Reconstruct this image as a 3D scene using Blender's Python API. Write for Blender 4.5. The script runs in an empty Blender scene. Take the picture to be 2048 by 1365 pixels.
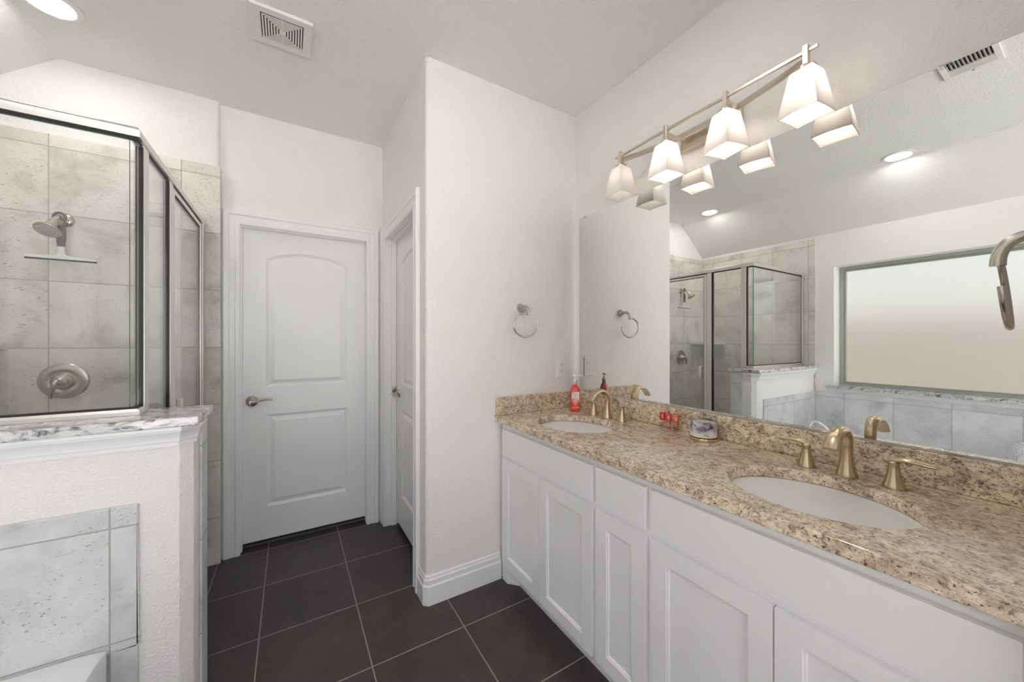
import bpy, bmesh, math, random
from math import sin, cos, pi, radians, sqrt
from mathutils import Vector
from mathutils.geometry import tessellate_polygon

random.seed(7)
scene = bpy.context.scene
COL = scene.collection

# ------------------------------------------------------------------ camera
YAW = math.atan(444 / 732)
cam_d = bpy.data.cameras.new('camera')
cam_d.sensor_fit = 'HORIZONTAL'
cam_d.sensor_width = 36.0
cam_d.lens = 732 / 2048 * 36.0
cam_d.clip_start = 0.02
cam = bpy.data.objects.new('camera', cam_d)
COL.objects.link(cam)
cam.location = (0, 0, 1.325)
cam.rotation_euler = (pi / 2, 0, -YAW)
scene.camera = cam

# ------------------------------------------------------------------ view, world, light levels
scene.view_settings.view_transform = 'Standard'
scene.view_settings.look = 'None'
scene.view_settings.exposure = 0.36
scene.view_settings.gamma = 1.0
scene.view_settings.use_curve_mapping = False

SKY = 1.5          # daylight outside the frosted window
BULB = 14.0        # vanity bulbs
CAN = 46.0         # recessed ceiling lights

world = bpy.data.worlds.new('daylight')
scene.world = world
world.use_nodes = True
bg = world.node_tree.nodes['Background']
bg.inputs[0].default_value = (0.95, 0.97, 1.0, 1)
bg.inputs[1].default_value = SKY

sun_d = bpy.data.lights.new('sun', 'SUN')     # added high behind the house: bounces off the pale ground onto the ceiling
sun_d.energy = 27.0
sun_d.angle = 0.01
sun_d.color = (1.0, 0.985, 0.965)
sun = bpy.data.objects.new('sun', sun_d)
COL.objects.link(sun)
sun.rotation_euler = (-radians(28), 0, 0)

cy = scene.cycles
cy.use_denoising = True
try:
    cy.denoiser = 'OPENIMAGEDENOISE'
except Exception:
    pass
cy.max_bounces = 14
cy.diffuse_bounces = 8
cy.glossy_bounces = 8
cy.transmission_bounces = 10
cy.transparent_max_bounces = 24
cy.sample_clamp_indirect = 12.0
cy.caustics_reflective = False
cy.caustics_refractive = True

# ------------------------------------------------------------------ materials
def newmat(name):
    m = bpy.data.materials.new(name)
    m.use_nodes = True
    nt = m.node_tree
    return m, nt, nt.nodes['Principled BSDF'], nt.nodes['Material Output']

def node(nt, kind, ins=None, **props):
    n = nt.nodes.new(kind)
    for k, v in props.items():
        setattr(n, k, v)
    for k, v in (ins or {}).items():
        s = n.inputs[k]
        if isinstance(v, bpy.types.NodeSocket):
            nt.links.new(v, s)
        else:
            s.default_value = v
    return n

def math_(nt, op, a, b=None):
    ins = {0: a}
    if b is not None:
        ins[1] = b
    return node(nt, 'ShaderNodeMath', ins, operation=op).outputs[0]

def ramp(nt, fac, stops):
    r = node(nt, 'ShaderNodeValToRGB', {0: fac})
    e = r.color_ramp.elements
    while len(e) > 1:
        e.remove(e[-1])
    e[0].position = stops[0][0]
    e[0].color = (*stops[0][1], 1)
    for p, c in stops[1:]:
        x = e.new(p)
        x.color = (*c, 1)
    return r.outputs[0]

def mixc(nt, fac, a, b, blend='MIX'):
    n = node(nt, 'ShaderNodeMix', data_type='RGBA', blend_type=blend)
    for s, v in ((n.inputs[0], fac), (n.inputs[6], a), (n.inputs[7], b)):
        if isinstance(v, bpy.types.NodeSocket):
            nt.links.new(v, s)
        else:
            s.default_value = v if not isinstance(v, tuple) or len(v) == 4 else (*v, 1)
    return n.outputs[2]

def noise(nt, vec, scale, detail=2.0, rough=0.5, dist=0.0):
    return node(nt, 'ShaderNodeTexNoise', {'Vector': vec, 'Scale': scale, 'Detail': detail, 'Roughness': rough, 'Distortion': dist}).outputs[0]

def position(nt):
    return node(nt, 'ShaderNodeNewGeometry').outputs['Position']

def objco(nt):
    return node(nt, 'ShaderNodeTexCoord').outputs['Object']

def scaled(nt, vec, s):
    return node(nt, 'ShaderNodeMapping', {'Vector': vec, 'Scale': s}).outputs[0]

def simple(name, col, rough=0.5, metal=0.0, spec=0.5, bump=None, vary=0.0, coat=0.0):
    m, nt, p, out = newmat(name)
    p.inputs['Base Color'].default_value = (*col, 1)
    p.inputs['Roughness'].default_value = rough
    p.inputs['Metallic'].default_value = metal
    p.inputs['Specular IOR Level'].default_value = spec
    p.inputs['Coat Weight'].default_value = coat
    if vary:
        n = noise(nt, objco(nt), 9.0, 3.0)
        c = ramp(nt, n, [(0.3, tuple(x * (1 - vary) for x in col)), (0.7, tuple(min(1, x * (1 + vary)) for x in col))])
        nt.links.new(c, p.inputs['Base Color'])
    if bump:
        n = noise(nt, position(nt), bump[0], bump[2] if len(bump) > 2 else 2.0, 0.55)
        b = node(nt, 'ShaderNodeBump', {'Height': n, 'Strength': bump[1], 'Distance': bump[3] if len(bump) > 3 else 0.002})
        nt.links.new(b.outputs[0], p.inputs['Normal'])
    return m

M = {}
M['wall'] = simple('painted_wall', (0.87, 0.855, 0.84), 0.75, bump=(120, 0.75, 2.5, 0.005), spec=0.25)
M['ceiling'] = simple('painted_ceiling', (0.87, 0.86, 0.845), 0.85, bump=(120, 0.8, 2.5, 0.005), spec=0.2)
M['trim'] = simple('white_trim_paint', (0.87, 0.868, 0.865), 0.32, vary=0.01)
M['door'] = simple('white_door_paint', (0.86, 0.857, 0.853), 0.35, bump=(220, 0.05))
M['cabinet'] = simple('white_cabinet_paint', (0.88, 0.882, 0.89), 0.34, vary=0.01)
M['nickel'] = simple('brushed_nickel', (0.54, 0.49, 0.44), 0.22, 1.0)
M['bronze'] = simple('champagne_nickel', (0.60, 0.47, 0.315), 0.24, 1.0)
M['lightmetal'] = simple('satin_nickel_light_bar', (0.70, 0.63, 0.54), 0.30, 1.0)
M['frame'] = simple('satin_aluminium', (0.80, 0.78, 0.74), 0.33, 1.0)
M['chrome'] = simple('chrome', (0.85, 0.86, 0.86), 0.08, 1.0)
M['gasket'] = simple('black_gasket', (0.012, 0.012, 0.012), 0.5)
M['porcelain'] = simple('white_porcelain', (0.92, 0.92, 0.91), 0.10, coat=0.3)
M['acrylic'] = simple('white_acrylic', (0.85, 0.86, 0.87), 0.18, coat=0.2)
M['plastic'] = simple('white_plastic', (0.84, 0.83, 0.81), 0.35)
M['ventplastic'] = simple('vent_plastic', (0.80, 0.79, 0.76), 0.45)
M['dark'] = simple('painted_dark_hollow', (0.02, 0.02, 0.02), 0.8)  # near-black that also paints the shade inside vent cavities and socket holes
M['greyplastic'] = simple('grey_handle_plastic', (0.10, 0.10, 0.105), 0.5)
M['greylight'] = simple('pale_grey_plastic', (0.80, 0.81, 0.80), 0.45)
M['winframe'] = simple('window_frame_vinyl', (0.40, 0.41, 0.36), 0.45)
M['mirror'] = simple('mirror_silver', (0.87, 0.885, 0.87), 0.0, 1.0)
M['mirroredge'] = simple('mirror_edge', (0.20, 0.24, 0.22), 0.3)
M['glassedge'] = simple('green_glass_edge', (0.10, 0.42, 0.34), 0.15, coat=0.5)
M['gold'] = simple('gold_lid', (0.75, 0.55, 0.28), 0.22, 1.0)
M['wax'] = simple('cream_wax', (0.75, 0.66, 0.52), 0.5)
M['carpet'] = simple('grey_carpet', (0.20, 0.19, 0.18), 1.0, bump=(400, 1.0, 2.0, 0.01))
M['print'] = simple('dark_print', (0.10, 0.10, 0.16), 0.6)
M['whiteprint'] = simple('white_print', (0.9, 0.8, 0.76), 0.6)
M['nozzle'] = simple('nozzle_grey', (0.55, 0.55, 0.52), 0.5)

def emission(name, col, strength):
    m, nt, p, out = newmat(name)
    nt.nodes.remove(p)
    e = node(nt, 'ShaderNodeEmission', {0: (*col, 1), 1: strength})
    nt.links.new(e.outputs[0], out.inputs[0])
    return m
M['bulb'] = emission('lit_bulb', (1.0, 0.92, 0.84), BULB)
M['can'] = emission('lit_diffuser', (1.0, 0.95, 0.90), CAN)
M['bulb_added_glow'] = emission('unlit_bulb_added_glow', (1.0, 0.90, 0.84), 4.0)  # glow added to the unlit bulb so its glass looks lighter

def shade_mat():
    m, nt, p, out = newmat('frosted_white_shade')
    nt.nodes.remove(p)
    d = node(nt, 'ShaderNodeBsdfDiffuse', {0: (0.92, 0.90, 0.88, 1)})
    t = node(nt, 'ShaderNodeBsdfTranslucent', {0: (0.93, 0.90, 0.87, 1)})
    g = node(nt, 'ShaderNodeBsdfGlossy', {0: (0.9, 0.9, 0.9, 1), 'Roughness': 0.25})
    a = node(nt, 'ShaderNodeMixShader', {0: 0.42, 1: d.outputs[0], 2: t.outputs[0]})
    b = node(nt, 'ShaderNodeMixShader', {0: 0.05, 1: a.outputs[0], 2: g.outputs[0]})
    nt.links.new(b.outputs[0], out.inputs[0])
    return m
M['shade'] = shade_mat()

def clear_glass(name, tint, ior=1.5):
    m, nt, p, out = newmat(name)
    nt.nodes.remove(p)
    bf = node(nt, 'ShaderNodeNewGeometry').outputs['Backfacing']
    eta = node(nt, 'ShaderNodeMapRange', {0: bf, 1: 0.0, 2: 1.0, 3: ior, 4: 1.0 / ior}).outputs[0]   # same reflectance from both faces of the sheet
    f = node(nt, 'ShaderNodeFresnel', {'IOR': eta})
    t = node(nt, 'ShaderNodeBsdfTransparent', {0: (*tint, 1)})
    g = node(nt, 'ShaderNodeBsdfGlossy', {0: (1, 1, 1, 1), 'Roughness': 0.0})
    x = node(nt, 'ShaderNodeMixShader', {0: f.outputs[0], 1: t.outputs[0], 2: g.outputs[0]})
    nt.links.new(x.outputs[0], out.inputs[0])
    return m
M['glass'] = clear_glass('shower_glass', (0.982, 0.992, 0.987))
M['clearplastic'] = clear_glass('clear_plastic', (0.93, 0.85, 0.83), 1.4)
M['jarglass'] = clear_glass('jar_glass', (0.95, 0.95, 0.95), 1.4)

def frosted():
    m, nt, p, out = newmat('frosted_window_glass')
    nt.nodes.remove(p)
    n = noise(nt, position(nt), 260, 2.0)
    b = node(nt, 'ShaderNodeBump', {'Height': n, 'Strength': 0.25, 'Distance': 0.002})
    r = node(nt, 'ShaderNodeBsdfRefraction', {0: (0.97, 0.97, 0.97, 1), 'Roughness': 0.42, 'IOR': 1.35, 'Normal': b.outputs[0]})
    g = node(nt, 'ShaderNodeBsdfGlossy', {0: (1, 1, 1, 1), 'Roughness': 0.25})
    x = node(nt, 'ShaderNodeMixShader', {0: 0.04, 1: r.outputs[0], 2: g.outputs[0]})
    nt.links.new(x.outputs[0], out.inputs[0])
    return m
M['frosted'] = frosted()

def red_liquid():
    m, nt, p, out = newmat('red_soap')
    p.inputs['Base Color'].default_value = (0.72, 0.035, 0.035, 1)
    p.inputs['Roughness'].default_value = 0.12
    p.inputs['Subsurface Weight'].default_value = 0.3
    p.inputs['Subsurface Radius'].default_value = (0.02, 0.004, 0.003)
    p.inputs['Coat Weight'].default_value = 0.5
    return m
M['redsoap'] = red_liquid()

def granite(name, kind):
    m, nt, p, out = newmat(name)
    co = position(nt)
    if kind == 'beige':
        v = scaled(nt, co, (1.0, 0.8, 1.0))
        n1 = noise(nt, v, 68, 9.0, 0.76, 0.8)
        c = ramp(nt, n1, [(0.29, (0.06, 0.045, 0.04)), (0.37, (0.24, 0.17, 0.13)), (0.425, (0.48, 0.37, 0.275)),
                          (0.48, (0.74, 0.60, 0.43)), (0.56, (0.90, 0.79, 0.61)), (0.8, (0.94, 0.87, 0.76))])
        n2 = noise(nt, v, 190, 3.0, 0.6, 0.3)
        k = ramp(nt, n2, [(0.35, (0.9, 0.9, 0.9)), (0.41, (0, 0, 0))])
        c = mixc(nt, k, c, (0.07, 0.05, 0.045))
        n3 = noise(nt, v, 95, 2.0, 0.5)
        k3 = ramp(nt, n3, [(0.66, (0, 0, 0)), (0.72, (1, 1, 1))])
        c = mixc(nt, k3, c, (0.25, 0.10, 0.075))
        n4 = noise(nt, v, 15, 5.0, 0.6, 0.8)
        k4 = ramp(nt, n4, [(0.46, (0, 0, 0)), (0.64, (0.75, 0.75, 0.75))])
        c = mixc(nt, k4, c, (0.52, 0.47, 0.43), 'MULTIPLY')
    else:
        v = scaled(nt, co, (0.7, 1.0, 1.6))
        n1 = noise(nt, v, 26, 8.0, 0.68, 1.3)
        c = ramp(nt, n1, [(0.30, (0.04, 0.04, 0.055)), (0.40, (0.17, 0.17, 0.19)), (0.455, (0.42, 0.42, 0.44)),
                          (0.52, (0.66, 0.66, 0.66)), (0.65, (0.80, 0.79, 0.78))])
    nt.links.new(c, p.inputs['Base Color'])
    p.inputs['Roughness'].default_value = 0.09
    p.inputs['Specular IOR Level'].default_value = 0.5
    return m
M['granite'] = granite('beige_granite', 'beige')
M['greygranite'] = granite('grey_granite', 'grey')

def tile(name, ua, uo, us, va, vo, vs, gw, stops, grout, rough, nscale=5.0, pits=0.0, extra=None, bumpn=0.0):
    m, nt, p, out = newmat(name)
    co = position(nt)
    sep = node(nt, 'ShaderNodeSeparateXYZ', {0: co}).outputs
    masks = []
    cells = []
    for ax, o, s in ((ua, uo, us), (va, vo, vs)):
        t = math_(nt, 'DIVIDE', math_(nt, 'SUBTRACT', sep[ax], o), s)
        cells.append(math_(nt, 'FLOOR', t))
        d = math_(nt, 'ABSOLUTE', math_(nt, 'SUBTRACT', math_(nt, 'FRACT', t), 0.5))
        mr = node(nt, 'ShaderNodeMapRange', {0: d, 1: 0.5 - gw * 0.62 / s, 2: 0.5 - gw * 0.42 / s, 3: 0.0, 4: 1.0})
        masks.append(mr.outputs[0])
    mask = math_(nt, 'MAXIMUM', masks[0], masks[1])
    if extra is not None:
        d = math_(nt, 'ABSOLUTE', math_(nt, 'SUBTRACT', sep[extra[0]], extra[1]))
        mask = math_(nt, 'MAXIMUM', mask, math_(nt, 'LESS_THAN', d, gw * 0.5))
    cell = node(nt, 'ShaderNodeCombineXYZ', {0: cells[0], 1: cells[1], 2: 3.3}).outputs[0]
    wn = node(nt, 'ShaderNodeTexWhiteNoise', {0: cell}, noise_dimensions='3D')
    off = node(nt, 'ShaderNodeVectorMath', {0: wn.outputs['Color'], 1: (7, 7, 7)}, operation='MULTIPLY').outputs[0]
    vec = node(nt, 'ShaderNodeVectorMath', {0: co, 1: off}, operation='ADD').outputs[0]
    n = noise(nt, vec, nscale, 7.0, 0.62, 0.5)
    c = ramp(nt, n, stops)
    if pits:
        n2 = noise(nt, scaled(nt, vec, (1, 1, 1.9)), 85, 3.0, 0.62)
        k = ramp(nt, n2, [(0.33, (1, 1, 1)), (0.39, (0, 0, 0))])
        n3 = noise(nt, vec, 4.0, 2.0)
        k = math_(nt, 'MULTIPLY', k, ramp(nt, n3, [(0.38, (0, 0, 0)), (0.58, (pits, pits, pits))]))
        c = mixc(nt, k, c, (0.22, 0.21, 0.20))
    tone = node(nt, 'ShaderNodeMapRange', {0: wn.outputs['Value'], 1: 0, 2: 1, 3: 0.94, 4: 1.04}).outputs[0]
    tc = node(nt, 'ShaderNodeCombineColor', {0: tone, 1: tone, 2: tone}).outputs[0]
    c = mixc(nt, 1.0, c, tc, 'MULTIPLY')
    c = mixc(nt, mask, c, (*grout, 1))
    nt.links.new(c, p.inputs['Base Color'])
    rr = node(nt, 'ShaderNodeMapRange', {0: mask, 1: 0, 2: 1, 3: rough, 4: 0.85}).outputs[0]
    nt.links.new(rr, p.inputs['Roughness'])
    h = math_(nt, 'SUBTRACT', math_(nt, 'MULTIPLY', n, bumpn), mask)
    b = node(nt, 'ShaderNodeBump', {'Height': h, 'Strength': 0.5, 'Distance': 0.0015})
    nt.links.new(b.outputs[0], p.inputs['Normal'])
    return m

STONE = [(0.28, (0.48, 0.455, 0.415)), (0.40, (0.64, 0.61, 0.56)), (0.50, (0.75, 0.72, 0.67)), (0.68, (0.83, 0.80, 0.75))]
STONE2 = [(0.28, (0.46, 0.47, 0.48)), (0.40, (0.61, 0.62, 0.63)), (0.50, (0.70, 0.71, 0.72)), (0.68, (0.79, 0.80, 0.805))]
GR = (0.42, 0.41, 0.39)
M['tile_back'] = tile('shower_tile_back', 0, -1.03, 0.501, 2, 0.952, 0.3365, 0.004, STONE, GR, 0.35, pits=0.8)
M['tile_left'] = tile('shower_tile_left', 1, 1.637, 0.328, 2, 0.952, 0.3365, 0.004, STONE, GR, 0.35, pits=0.8)
M['tile_tub'] = tile('tub_tile_long', 1, 1.351, 0.3345, 2, 0.775, 0.354, 0.004, STONE2, GR, 0.3, pits=0.8)
M['tile_end'] = tile('tub_tile_end', 0, -0.467, 0.501, 2, 0.754, 0.35, 0.004, STONE2, GR, 0.3, pits=0.9)
M['tile_edge'] = tile('tile_trim', 1, 0.0, 5.0, 2, 0.952, 0.3365, 0.004, STONE2, GR, 0.4, pits=0.6)
FL = [(0.30, (0.036, 0.031, 0.029)), (0.5, (0.046, 0.040, 0.037)), (0.7, (0.058, 0.051, 0.047))]
M['floor'] = tile('dark_floor_tile', 0, -0.118, 0.4045, 1, 1.156, 0.41, 0.005, FL, (0.27, 0.25, 0.235), 0.36, 9.0, extra=(0, -0.367), bumpn=0.25)
M['pan'] = simple('shower_pan', (0.45, 0.44, 0.42), 0.5)

# ------------------------------------------------------------------ mesh builder
def rootof(o):
    while o.parent:
        o = o.parent
    return o

class MB:
    def __init__(s):
        s.v = []; s.f = []; s.mi = []
    def add(s, vs, fs, mi=0):
        b = len(s.v)
        s.v += [tuple(p) for p in vs]
        for f in fs:
            s.f.append([b + i for i in f]); s.mi.append(mi)
        return s
    def box(s, x0, x1, y0, y1, z0, z1, mi=0):
        x0, x1 = min(x0, x1), max(x0, x1); y0, y1 = min(y0, y1), max(y0, y1); z0, z1 = min(z0, z1), max(z0, z1)
        return s.add([(x0, y0, z0), (x1, y0, z0), (x1, y1, z0), (x0, y1, z0), (x0, y0, z1), (x1, y0, z1), (x1, y1, z1), (x0, y1, z1)],
                     [(0, 3, 2, 1), (4, 5, 6, 7), (0, 1, 5, 4), (1, 2, 6, 5), (2, 3, 7, 6), (3, 0, 4, 7)], mi)
    def plate(s, outer, holes, fn, d0, d1, mi=0, walls=True):
        """2D outline with holes, thickened between depths d0 and d1; fn(a, b, d) gives a 3D point"""
        loops = [outer] + list(holes)
        flat = [p for l in loops for p in l]
        tris = tessellate_polygon([[Vector((a, b, 0)) for a, b in l] for l in loops])
        n = len(flat)
        vs = [fn(a, b, d0) for a, b in flat] + [fn(a, b, d1) for a, b in flat]
        fs = [tuple(t) for t in tris] + [tuple(n + i for i in reversed(t)) for t in tris]
        if walls:
            k = 0
            for l in loops:
                m = len(l)
                for i in range(m):
                    j = (i + 1) % m
                    fs.append((k + i, k + j, n + k + j, n + k + i))
                k += m
        return s.add(vs, fs, mi)
    def prism(s, poly, d0, d1, fn=lambda a, b, d: (a, b, d), mi=0):
        return s.plate(poly, [], fn, d0, d1, mi)
    def loft(s, rings, cap0=True, cap1=True, mi=0, closed=True):
        n = len(rings[0]); vs = [p for r in rings for p in r]; fs = []
        for i in range(len(rings) - 1):
            for j in range(n if closed else n - 1):
                k = (j + 1) % n
                fs.append((i * n + j, i * n + k, (i + 1) * n + k, (i + 1) * n + j))
        if cap0: fs.append(tuple(range(n - 1, -1, -1)))
        if cap1: fs.append(tuple((len(rings) - 1) * n + j for j in range(n)))
        return s.add(vs, fs, mi)
    def lathe(s, prof, c=(0, 0, 0), axis=(0, 0, 1), seg=32, mi=0, cap0=True, cap1=True):
        ax = Vector(axis).normalized()
        u = ax.orthogonal().normalized(); w = ax.cross(u); c = Vector(c)
        rings = [[c + ax * h + (u * cos(2 * pi * i / seg) + w * sin(2 * pi * i / seg)) * max(r, 1e-5) for i in range(seg)] for r, h in prof]
        return s.loft(rings, cap0, cap1, mi)
    def tube(s, path, rad, seg=12, mi=0, cap=True, sec=None, up=None):
        """swept tube; rad: number, list, or function; sec(i) -> (ra, rb) ellipse radii"""
        P = [Vector(p) for p in path]; n = len(P); rings = []
        prev = None
        for i in range(n):
            t = (P[min(i + 1, n - 1)] - P[max(i - 1, 0)]).normalized()
            if prev is None:
                ref = Vector(up) if up else t.orthogonal()
                a = (ref - t * ref.dot(t)).normalized()
            else:
                a = (prev - t * prev.dot(t)).normalized()
            prev = a; b = t.cross(a)
            if sec: ra, rb = sec(i / (n - 1))
            else:
                ra = rb = rad[i] if isinstance(rad, (list, tuple)) else rad
            rings.append([P[i] + a * ra * cos(2 * pi * k / seg) + b * rb * sin(2 * pi * k / seg) for k in range(seg)])
        return s.loft(rings, cap, cap, mi)
    def sweep(s, prof, stations, mi=0, caps=True):
        """profile points (a, b) placed at stations (p, u, w): p + a*u + b*w"""
        rings = [[Vector(p) + Vector(u) * a + Vector(w) * b for a, b in prof] for p, u, w in stations]
        return s.loft(rings, caps, caps, mi)
    def build(s, name, mats, parent=None, smooth=None, bevel=None, segs=2):
        org = Vector((0, 0, 0))
        if parent is not None:
            org = Vector(rootof(parent).location)
        me = bpy.data.meshes.new(name)
        me.from_pydata([tuple(Vector(p) - org) for p in s.v], [], s.f)
        for mm in (mats if isinstance(mats, (list, tuple)) else [mats]):
            me.materials.append(mm)
        for i, p in enumerate(me.polygons):
            p.material_index = s.mi[i]
        bm = bmesh.new(); bm.from_mesh(me)
        bmesh.ops.remove_doubles(bm, verts=bm.verts, dist=1e-6)
        bmesh.ops.recalc_face_normals(bm, faces=bm.faces)
        if smooth:
            lim = radians(smooth)
            for f in bm.faces: f.smooth = True
            for e in bm.edges:
                if len(e.link_faces) == 2 and e.calc_face_angle(0) > lim: e.smooth = False
        bm.to_mesh(me); bm.free()
        o = bpy.data.objects.new(name, me)
        COL.objects.link(o)
        if parent is not None:
            o.parent = parent
        if bevel:
            md = o.modifiers.new('bevel', 'BEVEL'); md.width = bevel; md.segments = segs; md.limit_method = 'ANGLE'; md.angle_limit = radians(40)
            md.harden_normals = False
        return o

def tag(o, label, cat=None, group=None, kind=None):
    o['label'] = label
    if cat: o['category'] = cat
    if group: o['group'] = group
    if kind: o['kind'] = kind
    return o

def thing(name, loc, label, cat, group=None):
    o = bpy.data.objects.new(name, None)
    o.empty_display_size = 0.05
    COL.objects.link(o); o.location = loc
    return tag(o, label, cat, group)

def struct(o, label, cat):
    return tag(o, label, cat, kind='structure')

def copy_tree(o, parent=None):
    c = o.copy(); COL.objects.link(c)
    if parent is not None:
        c.parent = parent
    for ch in list(o.children):
        copy_tree(ch, c)
    return c

def arc(cx, cy_, r, a0, a1, n):
    return [(cx + r * cos(radians(a0 + (a1 - a0) * i / n)), cy_ + r * sin(radians(a0 + (a1 - a0) * i / n))) for i in range(n + 1)]

def bez(p0, p1, p2, p3, n):
    P = [Vector(p) for p in (p0, p1, p2, p3)]
    return [P[0] * (1 - t) ** 3 + P[1] * 3 * t * (1 - t) ** 2 + P[2] * 3 * t * t * (1 - t) + P[3] * t ** 3 for t in [i / n for i in range(n + 1)]]

def rect(a0, a1, b0, b1):
    return [(a0, b0), (a1, b0), (a1, b1), (a0, b1)]

XY = lambda a, b, d: (a, b, d)
XZ = lambda a, b, d: (a, d, b)
YZ = lambda a, b, d: (d, a, b)

# ------------------------------------------------------------------ key dimensions (metres)
CEIL = 2.755
XV = 1.562       # vanity wall
YT = 1.79        # towel-ring wall
XC = 0.583       # closet side wall
YD = 2.81        # door wall
YS = 2.76        # shower tile face
XW = -1.45       # window wall
YF = -1.30       # wall behind the camera
XS = -0.441      # shower front line
ZC = 0.912       # countertop

# ------------------------------------------------------------------ room shell
o = MB().box(XW - 0.25, 1.75, YF - 0.2, 2.885, -0.12, 0.0).build('floor', M['floor'])
struct(o, 'dark brown-grey square floor tiles with pale grout', 'floor')
o = MB().box(-0.6, 1.75, 2.885, 3.6, -0.12, 0.012).build('floor_hall', M['carpet'])
struct(o, 'grey carpet showing under the closed arched panel door', 'carpet')
SL = (CEIL - 2.39) / 0.45
o = MB().prism([(1.75, CEIL), (-1.0, CEIL), (XW, 2.39), (XW - 0.25, 2.39 - 0.25 * SL), (XW - 0.25, 2.95), (1.75, 2.95)], YF - 0.2, 3.6, XZ).build('ceiling', M['ceiling'])
struct(o, 'white textured ceiling sloping down towards the window', 'ceiling')
o = MB().box(XV, XV + 0.12, YF, 2.93, 0, CEIL).build('wall_right', M['wall'])
struct(o, 'white wall behind the vanity mirror', 'wall')
# towel-ring wall with a rounded corner, and the side wall with the second doorway
R = 0.022
poly = [(XV, YT), (XV, YT + 0.11), (XC, YT + 0.11), (XC, YT + R)] + arc(XC + R, YT + R, R, 180, 270, 6)[1:]
o = MB().prism(poly, 0, CEIL).build('wall_middle', M['wall'], smooth=30)
struct(o, 'white end wall carrying the towel ring and outlet', 'wall')
D2Y0, D2Y1, DH = 1.985, 2.70, 2.05
m = MB()
m.plate([(YT + 0.11, 0), (D2Y0 - 0.012, 0), (D2Y0 - 0.012, DH + 0.012), (D2Y1 + 0.012, DH + 0.012), (D2Y1 + 0.012, 0), (YD, 0), (YD, CEIL), (YT + 0.11, CEIL)], [], YZ, XC, XC + 0.115)
o = m.build('wall_closet', M['wall'])
struct(o, 'white side wall with the narrow doorway', 'wall')
# door wall
D1X0, D1X1 = -0.267, 0.483
m = MB()
m.plate([(-0.36, 0), (D1X0 - 0.012, 0), (D1X0 - 0.012, DH + 0.012), (D1X1 + 0.012, DH + 0.012), (D1X1 + 0.012, 0), (XV, 0), (XV, CEIL), (-0.36, CEIL)], [], XZ, YD, YD + 0.12)
o = m.build('wall_back', M['wall'])
struct(o, 'white wall around the closed arched panel door', 'wall')
# unseen enclosures added beyond the doorways, so no daylight leaks in
o = MB().box(-0.6, 1.75, 3.5, 3.6, 0, CEIL).build('wall_light_block', M['wall'])
struct(o, 'unseen blocking wall added beyond the closed door', 'wall')
o = MB().box(-0.62, -0.5, 2.93, 3.5, 0, CEIL).build('wall_light_block_side', M['wall'])
struct(o, 'unseen blocking side wall added beyond the closed door', 'wall')
o = MB().box(XV + 0.12, 1.75, YF, 3.5, 0, CEIL).build('wall_light_block_outer', M['wall'])
struct(o, 'unseen blocking wall added behind the vanity wall', 'wall')
# shower back wall
poly = [(XW, YS + 0.012), (-0.36 - R, YS + 0.012)] + arc(-0.36 - R, YS + 0.012 + R, R, -90, 0, 6)[1:] + [(-0.36, 2.93), (XW, 2.93)]
o = MB().prism(poly, 0, CEIL).build('wall_shower', M['wall'], smooth=30)
struct(o, 'white wall above the shower tiles', 'wall')
o = MB().box(XW + 0.011, -0.354, YS, YS + 0.0115, 0, 2.362).build('wall_shower_tile', M['tile_back'], bevel=0.003)
struct(o, 'grey stone tiles on the wall with the shower head', 'tiled wall')
o = MB().box(-0.3595, -0.3545, YS + 0.0125, YD - 0.0005, 0, 2.36).build('trim_4', M['tile_edge'])
struct(o, 'narrow grey tile return beside the white door casing', 'trim')
# window wall
WY0, WY1, WZ0, WZ1 = -0.08, 1.432, 0.885, 2.057
o = MB().plate([(YF, 0), (2.93, 0), (2.93, 2.388), (YF, 2.388)], [rect(WY0, WY1, WZ0, WZ1)], YZ, XW - 0.21, XW).build('wall_left', M['wall'])
struct(o, 'white wall around the frosted window, seen in the mirror', 'wall')
o = MB().box(XW, XW + 0.01, 1.575, YS + 0.01, 0, 2.362).build('wall_left_tile', M['tile_left'], bevel=0.003)
struct(o, 'grey stone tiles on the shower side wall, seen in the mirror', 'tiled wall')
o = MB().box(XW, XW + 0.01, -0.02, 1.574, 0.38, 0.825).build('wall_left_tub_tile', M['tile_tub'], bevel=0.003)
struct(o, 'pale blue-grey tiles between window sill and tub, seen in the mirror', 'tiled wall')
o = MB().plate(rect(XW - 0.17, XV + 0.12, 0, CEIL), [rect(-1.25, 1.35, 0.25, 2.35)], XZ, YF - 0.12, YF).build('wall_front', M['wall'])
struct(o, 'wall behind the camera with a window added for fill light', 'wall')
w2 = thing('added_fill_window', (0.05, YF - 0.06, 0.25), 'large unseen window added behind the camera for fill light', 'window')  # not a known window: added to fill the room with daylight
w2['kind'] = 'structure'
MB().plate(rect(-1.25, 1.35, 0.25, 2.35), [rect(-1.20, 0.02, 0.30, 2.30), rect(0.08, 1.30, 0.30, 2.30)], XZ, YF - 0.09, YF - 0.04).build('window_frame', M['trim'], w2, bevel=0.004)
pd = bpy.data.lights.new('daylight_portal', 'AREA')
pd.shape = 'RECTANGLE'; pd.size = 2.6; pd.size_y = 2.1
pd.cycles.is_portal = True
po = bpy.data.objects.new('daylight_portal', pd); COL.objects.link(po)
po.location = (0.05, YF - 0.13, 1.30); po.rotation_euler = (pi / 2, 0, 0)
o = MB().box(0.93, XV, -0.085, 0.03, 0, CEIL).build('wall_near', M['wall'])
struct(o, 'short white wall at the near end of the vanity', 'wall')
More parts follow.
